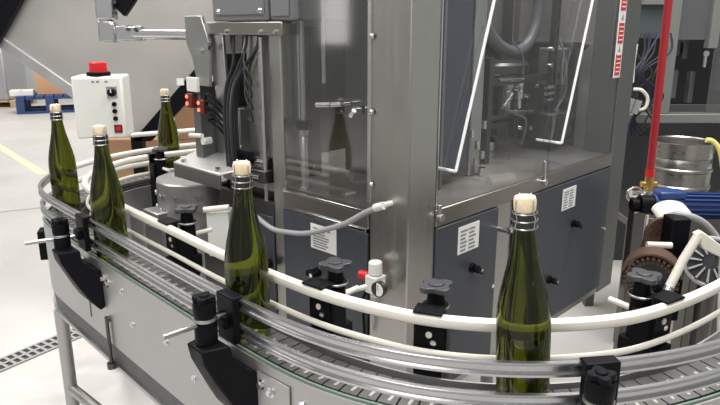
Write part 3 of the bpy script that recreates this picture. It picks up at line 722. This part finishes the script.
MB().box((-1.99, 3.45, 0), (-1.93, 3.50, 1.44)).build('leg', STEELH, hp) if False else None
MB().box((-1.235, 3.44, 0), (-1.175, 3.50, 1.03)).build('leg', BLACK, hp)
MB().box((-.96, 3.425, 1.30), (-.925, 3.44, 1.335)).build('plate', WHITE, hp)

# ------------------------------------------------------------------ cartons and pallets
def carton(w, dpt, h, mat):
    root = empty('cardboard_box', (0, 0, 0))
    MB().box((-w/2, -dpt/2, 0), (w/2, dpt/2, h)).build('carton', mat, root, bevel=.006)
    MB().box((-w/2-.001, -.025, h*.8), (w/2+.001, .025, h+.001)).box((-.025, -dpt/2-.001, h*.78), (.025, dpt/2+.001, h+.001)).build('tape', CARDL, root)
    return root
def pallet(name_mat, w, dpt, legs=True):
    root = empty('pallet', (0, 0, 0)); m = MB()
    for k in range(7): m.box((-w/2+k*w/7+.01, -dpt/2, .12), (-w/2+(k+1)*w/7-.01, dpt/2, .15))
    m.build('deck', name_mat, root)
    for y in (-dpt/2, -.05, dpt/2-.1): MB().box((-w/2, y, 0), (w/2, y+.1, .02)).build('runner', name_mat, root)
    for x in (-w/2, -.07, w/2-.14):
        for y in (-dpt/2, -.05, dpt/2-.1): MB().box((x, y, .02), (x+.14, y+.1, .12)).build('block', name_mat, root)
    return root
p1 = pallet(PALBLUE, 1.15, 1.0); p1.location = (-6.05, 12.75, 0); p1.rotation_euler.z = .35
p1.scale = (1, 1, 2.2); tag(p1, 'blue pallet on the far pale floor under small cartons', 'pallet')
p2 = pallet(WOOD, 1.2, 1.0); p2.location = (-7.55, 13.5, 0); p2.rotation_euler.z = .1; tag(p2, 'pale wooden pallet at the far left edge under wrapped goods', 'pallet')
for i, (w, dp, h, x, y, z, mat, lb) in enumerate((
        (.5, .45, .42, -6.02, 12.75, .3315, CARD, 'brown carton in the middle of the blue pallet'),
        (.42, .4, .30, -5.55, 13.0, .3315, CARDL, 'pale carton on the right of the blue pallet'),
        (.40, .3, .10, -6.42, 12.38, .3315, WHITE, 'flat white box at the front of the blue pallet'))):
    o = carton(w, dp, h, mat); o.location = (x, y, z); o.rotation_euler.z = .35
    tag(o, lb, 'cardboard box', 'cartons on the blue pallet')
wr = empty('wrapped_goods', (-7.55, 13.5, .151), 'stack of pale goods in clear stretch wrap on the wooden pallet', 'wrapped pallet load')
MB().box((-8.05, 13.1, .151), (-7.1, 13.9, 1.25)).build('load', paint('pale_load', (.55, .52, .53), .6, 0, var=.2, scale=5), wr, bevel=.03)
MB().box((-8.07, 13.08, .151), (-7.08, 13.92, 1.29)).build('film', WRAP, wr, bevel=.03)
p3 = pallet(WOOD, 1.15, .9); p3.location = (-1.33, 4.95, 0); tag(p3, 'wooden pallet behind the conveyor under the brown cartons', 'pallet')
for i, (x, y, z, w, lb) in enumerate(((-1.62, 4.85, .151, .5, 'brown carton at the lower left of the stack behind the farthest bottle'), (-1.09, 4.85, .151, .5, 'brown carton at the lower right of the stack behind the farthest bottle'),
                                   (-1.60, 4.85, .482, .5, 'brown carton on the left of the second layer behind the farthest bottle'), (-1.07, 4.85, .482, .5, 'brown carton on the right of the second layer behind the farthest bottle'),
                                   (-1.10, 4.85, .813, .48, 'topmost brown carton of the stack behind the farthest bottle'))):
    o = carton(w, .5, .33, CARD); o.location = (x, y, z); o.rotation_euler.z = .02*i
    tag(o, lb, 'cardboard box', 'cartons stacked behind the conveyor')

# ------------------------------------------------------------------ right side background
# keg on a dark stand
kg = empty('steel_keg', (1.68, 3.32, .70), 'stainless beer keg standing behind the blue motor', 'keg')
MB().lathe([(.0, .03), (.14, .03), (.150, .0), (.160, .004), (.160, .035), (.167, .045), (.167, .09), (.174, .096), (.174, .108), (.167, .114), (.167, .185), (.174, .191), (.174, .203), (.167, .209), (.165, .255), (.15, .275), (.0, .28)], c=(1.68, 3.32, .70), n=40).build('body', KEG, kg)
MB().lathe([(.150, .25), (.156, .25), (.166, .262), (.170, .335), (.172, .343), (.166, .345), (.160, .338), (.156, .268)], c=(1.68, 3.32, .70), n=40).build('top_chime', KEG, kg)
MB().lathe([(.02, .278), (.035, .28), (.035, .30), (.022, .302), (.022, .315), (.0, .316)], c=(1.68, 3.32, .70), n=20).build('valve_neck', CHROME, kg)
kg.scale = (.90, .90, .95)
sd = empty('keg_stand', (1.75, 3.3, 0), 'low dark steel stand under the keg', 'stand')
MB().box((1.30, 3.0, .66), (2.5, 3.6, .699)).build('top', DARKST, sd, bevel=.004)
for x in (1.33, 2.42):
    for y in (3.03, 3.52): MB().box((x, y, 0), (x+.05, y+.05, .66)).build('leg', DARKST, sd)
rp = empty('red_hose', (1.33, 2.9, .9), 'straight red hose running down beside the machine to a brass valve', 'hose')
MB().cyl((1.318, 2.9, 2.3), (1.335, 2.9, .94), .017, n=18).build('hose', REDP, rp)
MB().cyl((1.335, 2.9, .965), (1.336, 2.9, .93), .021, n=6).build('ferrule', RED, rp)
bv = empty('valve_manifold', (1.33, 2.85, .72), 'brass and chrome valve fittings under the red hose end', 'valve')
MB().cyl((1.336, 2.9, .93), (1.336, 2.9, .85), .02, n=12).cyl((1.30, 2.9, .895), (1.37, 2.9, .895), .014).build('brass_body', BRASS, bv)
MB().cyl((1.24, 2.86, .86), (1.40, 2.86, .84), .018).cyl((1.30, 2.83, .86), (1.30, 2.80, .86), .026).cyl((1.36, 2.83, .845), (1.36, 2.80, .845), .02).cyl((1.33, 2.88, .85), (1.33, 2.88, .0), .016).build('chrome_body', CHROME, bv)
MB().tube([V((1.25+.035*math.cos(a), 2.84, .86+.035*math.sin(a))) for a in [2*math.pi*i/20 for i in range(20)]], .005, 8, closed=True).build('hand_wheel', ALU, bv)
mt = empty('electric_motor', (1.27, 2.35, .70), 'blue ribbed electric motor lying in front of the keg', 'motor')
m = MB().cyl((1.09, 2.32, .955), (1.60, 2.32, .945), .042, n=28)
m.build('casing', BLUE, mt)
m = MB()
for k in range(18):
    a = math.pi*2*k/18; c = V((0, math.cos(a), math.sin(a))); d_ = V((0, -c.z, c.y))*.0025; o_ = V((1.19, 2.32, .953))
    m.prism([o_+c*.039+d_, o_+c*.053+d_, o_+c*.053-d_, o_+c*.039-d_], (.36, 0, -.007))
m.build('cooling_fins', BLUE, mt)
MB().box((1.10, 2.285, .985), (1.20, 2.355, 1.012)).build('terminal_box', BLUE, mt, bevel=.006)
MB().cyl((1.04, 2.32, .957), (1.10, 2.32, .955), .036, n=24).cyl((1.01, 2.32, .958), (1.04, 2.32, .957), .022).build('coupling', BLACK, mt, bevel=.003)
MB().box((1.22, 2.27, .70), (1.5, 2.37, .915)).build('mount', DARKST, mt)
MB().box((1.25, 2.28, 0), (1.45, 2.36, .70)).build('pedestal', DARKST, mt, bevel=.004)
MB().box((1.015, 2.295, 0), (1.06, 2.345, .935)).build('pedestal', DARKST, mt, bevel=.004)
# second machine on the far right
fm = empty('packing_machine', (2.4, 4.2, 0), 'dark framed machine with windows beyond the keg at right', 'machine')
MB().box((1.62, 4.30, .0), (4.4, 5.3, .98)).build('base', FARDARK, fm)  # near-black block stands in for the shadow below the sill
MB().box((1.55, 3.98, 1.02), (4.5, 4.10, 1.075)).build('sill_beam', GALV, fm, bevel=.004)
MB().box((1.845, 4.0, 1.075), (1.915, 4.08, 2.5)).build('frame_post', GALV, fm, bevel=.004)
MB().box((2.10, 4.0, 1.47), (2.16, 4.06, 2.5)).build('frame_post', GALV, fm, bevel=.004)
MB().box((1.93, 4.04, 1.52), (2.10, 4.06, 2.5)).build('grey_panel', FARGREY, fm)
MB().box((2.165, 4.05, 1.08), (4.4, 4.055, 2.4)).build('window_pane', DARKPANE, fm)
MB().box((1.55, 4.5, 1.075), (4.4, 4.55, 2.5)).build('back_panel', FARDARK, fm)
for x, z, w, h in ((1.98, 1.42, .05, .10), (2.05, 1.40, .03, .12), (2.0, 1.15, .04, .18), (2.12, 1.12, .03, .2), (2.3, 1.2, .12, .2), (2.5, 1.4, .1, .25)): MB().box((x, 4.2, z), (x+w, 4.26, z+h)).build('mechanism', FARGREY, fm, bevel=.004)
MB().cyl((2.08, 4.0, 1.44), (2.08, 3.97, 1.44), .018).cyl((2.08, 3.98, 1.36), (2.08, 3.98, 1.44), .01).build('latch', CHROME, fm)
MB().box((1.62, 4.02, 1.53), (1.845, 4.06, 2.5)).build('upper_panel', paint('far_upper_panel', (.07, .085, .09), .5), fm)
MB().box((1.66, 3.97, 1.72), (1.84, 4.02, 1.80)).build('clamp_block', STEELH, fm, bevel=.01)
wb = empty('hanging_wires', (1.70, 3.9, 1.2), 'tangle of dark wires hanging between the machine post and red hose', 'cables')
rr = random.Random(5)
for k in range(9):
    x = 1.62+.022*k
    MB().tube([V((x+.03, 3.92, 1.56)), V((x+rr.uniform(-.04, .04), 3.9, 1.45)), V((1.66+rr.uniform(-.03, .10), 3.88, 1.33)), V((x+rr.uniform(-.05, .05), 3.9, 1.2)), V((1.66+rr.uniform(-.04, .12), 3.9, 1.05)), V((1.68+rr.uniform(-.04, .1), 3.93, .95))], .006, 7, 6).build('wire', WIREBLUE if k % 3 == 2 else RUBBER, wb)
wl = MB().tube([V((1.615, 3.85, 1.24)), V((1.66, 3.84, 1.235)), V((1.70, 3.84, 1.19)), V((1.69, 3.84, 1.13)), V((1.63, 3.85, 1.115))], .010, 8, 6).build('wire', WHITEPL, wb)
MB().tube([V((1.605, 3.85, 1.5)), V((1.60, 3.85, 1.4)), V((1.605, 3.85, 1.28))], .009, 8, 6).build('wire', WHITEPL, wb)
MB().cyl((1.62, 3.85, 1.10), (1.64, 3.85, 1.18), .035).build('plug', ALU, wb)
yh = MB().tube([V((1.67, 3.08, 1.07)), V((1.70, 3.08, 1.065)), V((1.728, 3.07, 1.035)), V((1.75, 3.06, .97)), V((1.77, 3.05, .85)), V((1.77, 3.05, .712))], .012, 10, 6).build('yellow_hose', YELLOW)
tag(yh, 'yellow hose curving down to the right of the keg', 'hose')
wt = MB().lathe([(.0, 0), (.09, 0), (.10, .01), (.10, .16), (.08, .19), (.0, .19)], c=(2.06, 3.30, .70), n=24).build('white_canister', WHITE)
tag(wt, 'white canister right of the keg at the photo edge', 'canister')
# ------------------------------------------------------------------ right foreground: drive end of the inner conveyor
dd = empty('chain_drive', (.72, 1.5, .7), 'round chain drive end with brown cover behind the inner rail', 'chain drive')
ax = V((-.42, -.86, .10)).normalized(); cD = V((.735, 1.52, .975))
u = V((0, 0, 1)); u = (u-ax*u.dot(ax)).normalized(); w = ax.cross(u)
MB().cyl(cD, cD-ax*.08, .056, n=32).build('drum', RUBBER, dd)
m = MB()
for k in range(30):
    a = 2*math.pi*k/30
    r1 = u*math.cos(a)+w*math.sin(a); t1 = u*-math.sin(a)+w*math.cos(a)
    for rr_, sz in ((.061, .0042), (.050, .0034)):
        c = cD+r1*rr_
        m.prism([c-t1*sz-r1*sz, c+t1*sz-r1*sz, c+t1*sz+r1*sz, c-t1*sz+r1*sz], ax*(.004 if rr_ > .055 else .003))
m.build('chain_links', RUST, dd)
m = MB(); pr_ = []
for k in range(0, 19):
    a = math.radians(-75+150*k/18); pr_.append(cD+(u*math.cos(a)+w*math.sin(a))*.074)
for k in range(18, -1, -1):
    a = math.radians(-75+150*k/18); pr_.append(cD+(u*math.cos(a)+w*math.sin(a))*.069)
m.prism([p+ax*.006 for p in pr_], ax*-.10)
lab(m.build('cover', RUST, dd), 'curved brown cover plate')
MB().cyl(cD-ax*.06, cD-ax*.06+V((0, 0, -.9)), .03).build('post', DARKST, dd)
m = MB().cyl(cD+ax*.002, cD+ax*.03, .03, .028, n=20); m.build('hub', BLACK, dd, bevel=.003)
star_knob(dd, cD+ax*.055+V((0, 0, .012)), .034, rz=.3)
MB().cyl(cD+ax*.03, cD+ax*.055+V((0, 0, .012)), .015).build('knob_stem', BLACK, dd)
# perforated plate and dark upright behind the drive
pp = empty('guide_plate', (.80, 1.75, .7), 'rounded brown perforated plate with white rod and black upright', 'guide plate')
Q = lambda x, z: (x, 1.72, z)
arc = [Q(.845+.046*math.cos(a), 1.035+.05*math.sin(a)) for a in [math.pi*i/14 for i in range(15)]]
MB().prism([Q(.891, .93)]+arc+[Q(.799, .93)], (0, .012, 0)).build('plate', RUST, pp, bevel=.001)
m = MB()
for rr_ in range(4):
    for c in range(5): m.cyl((.817+.013*c+.006*(rr_ % 2), 1.719, 1.040+.011*rr_), (.817+.013*c+.006*(rr_ % 2), 1.716, 1.040+.011*rr_), .0028, n=8)
m.build('studs', DARKST, pp)
MB().cyl((.770, 1.64, 1.034), (.836, 1.64, 1.032), .0085).build('rod', WHITEPL, pp)
MB().box((.842, 1.66, .80), (.893, 1.72, 1.098)).build('upright', BLACK, pp, bevel=.004)
MB().box((.82, 1.735, 0), (.87, 1.78, 1.0)).build('post', DARKST, pp)
cv = MB()
arc = [V((.975+.058*math.cos(a), 1.9, 1.022+.034*math.sin(a))) for a in [math.pi*(1-i/16) for i in range(17)]]
cv.prism(arc, (.02, .10, .006))
cvo = cv.build('curved_cover', WHITEPL, bevel=.004); tag(cvo, 'cream curved cover below the blue motor', 'cover')
rl = MB().tube([V(p) for p in ((.87, 1.72, 1.098), (.907, 1.7, 1.096), (.945, 1.7, 1.079), (.977, 1.7, 1.05), (1.01, 1.69, 1.0), (1.03, 1.68, .94))], .009, 10, 8).build('curved_rail', HOSEG)
tag(rl, 'grey curved rail bending down at the right edge', 'rail')
# star wheel with pale fins
sw = empty('star_wheel', (.93, 1.58, .7), 'dark star wheel with pale radial fins at the right edge', 'star wheel')
cS = V((.925, 1.60, 1.0)); ax2 = V((-.45, -.75, .35)).normalized(); u2 = V((0, 0, 1)); u2 = (u2-ax2*u2.dot(ax2)).normalized(); w2 = ax2.cross(u2)
MB().cyl(cS, cS-ax2*.03, .062, n=32).build('disc', RUBBER, sw)
for k in range(12):
    a = 2*math.pi*k/12; r1 = u2*math.cos(a)+w2*math.sin(a); t1 = (u2*-math.sin(a)+w2*math.cos(a))
    c = cS+r1*.038
    MB().prism([c-r1*.018-t1*.002, c+r1*.018-t1*.0035, c+r1*.018+t1*.0035, c-r1*.018+t1*.002], ax2*.012).build('fin', HOSEG, sw, bevel=.001)
MB().tube([cS+(u2*math.cos(2*math.pi*i/40)+w2*math.sin(2*math.pi*i/40))*.063 for i in range(40)], .006, 8, closed=True).build('rim', HOSEG, sw)
MB().cyl(cS-ax2*.03, V((.95, 1.65, 0)), .025).build('post', DARKST, sw)
# white bent arm
wa = empty('bent_rail_support', (.80, 1.42, 1.0), 'white bent arm with flattened end reaching over the chain drive', 'arm')
MB().tube([V((.725, 1.405, 1.012)), V((.757, 1.42, 1.075)), V((.785, 1.425, 1.128))], .0105, 14).build('arm', WHITEPL, wa)
MB().prism([V((.776, 1.42, 1.134)), V((.792, 1.42, 1.142)), V((.86, 1.43, 1.095)), V((.88, 1.43, 1.06)), V((.80, 1.42, 1.098))], (0, .02, 0)).build('plate', WHITEPL, wa, bevel=.003)
MB().cyl((.725, 1.405, 1.012), (.720, 1.402, 1.002), .0115).build('end_cap', ALU, wa)
MB().cyl((.868, 1.445, 1.08), (.90, 1.40, .6), .014).cyl((.90, 1.40, 0), (.90, 1.40, .62), .02).build('post', WHITEPL, wa)
# ------------------------------------------------------------------ lights
def area(name, loc, size, power, target, col=(1, 1, 1), sy=None):
    l = bpy.data.lights.new(name, 'AREA'); l.energy = power; l.color = col; l.shape = 'RECTANGLE'; l.size = size; l.size_y = sy or size
    o = bpy.data.objects.new(name, l); COL.objects.link(o); o.location = loc
    o.rotation_euler = (V(target)-V(loc)).to_track_quat('-Z', 'Y').to_euler(); return o
area('overhead_light', (-3.2, 3.5, 5.2), 2.2, 300, (-2.6, 4.5, 0), (1, .98, .95), 5)
area('overhead_light', (-5.5, 10.5, 5.2), 3, 420, (-5.5, 10.5, 0), (1, .97, .92), 5)
area('overhead_light', (.4, .2, 4.6), .5, 95, (.1, 1.4, 1), (1, .98, .95), 2.4)
area('overhead_light', (-1.6, -1.6, 4.0), 1.6, 75, (-.2, 1.6, 1), (1, .98, .96), 2.0)
area('overhead_light', (1.6, 2.6, 4.6), 2.4, 190, (.7, 2.0, 1.1), (1, .97, .94), 1.2)  # added light, brightens the table and bay inside the machine guards
w = bpy.data.worlds.new('World'); scene.world = w; w.use_nodes = True
bg = w.node_tree.nodes['Background']; bg.inputs[0].default_value = (1, .98, .975, 1); bg.inputs[1].default_value = .42
scene.view_settings.view_transform = 'Standard'; scene.view_settings.look = 'None'
scene.view_settings.exposure = 0.; scene.view_settings.gamma = 1; scene.view_settings.use_curve_mapping = False
scene.cycles.max_bounces = 12; scene.cycles.transmission_bounces = 12; scene.cycles.transparent_max_bounces = 16
scene.cycles.use_denoising = True
scene.cycles.sample_clamp_indirect = 6
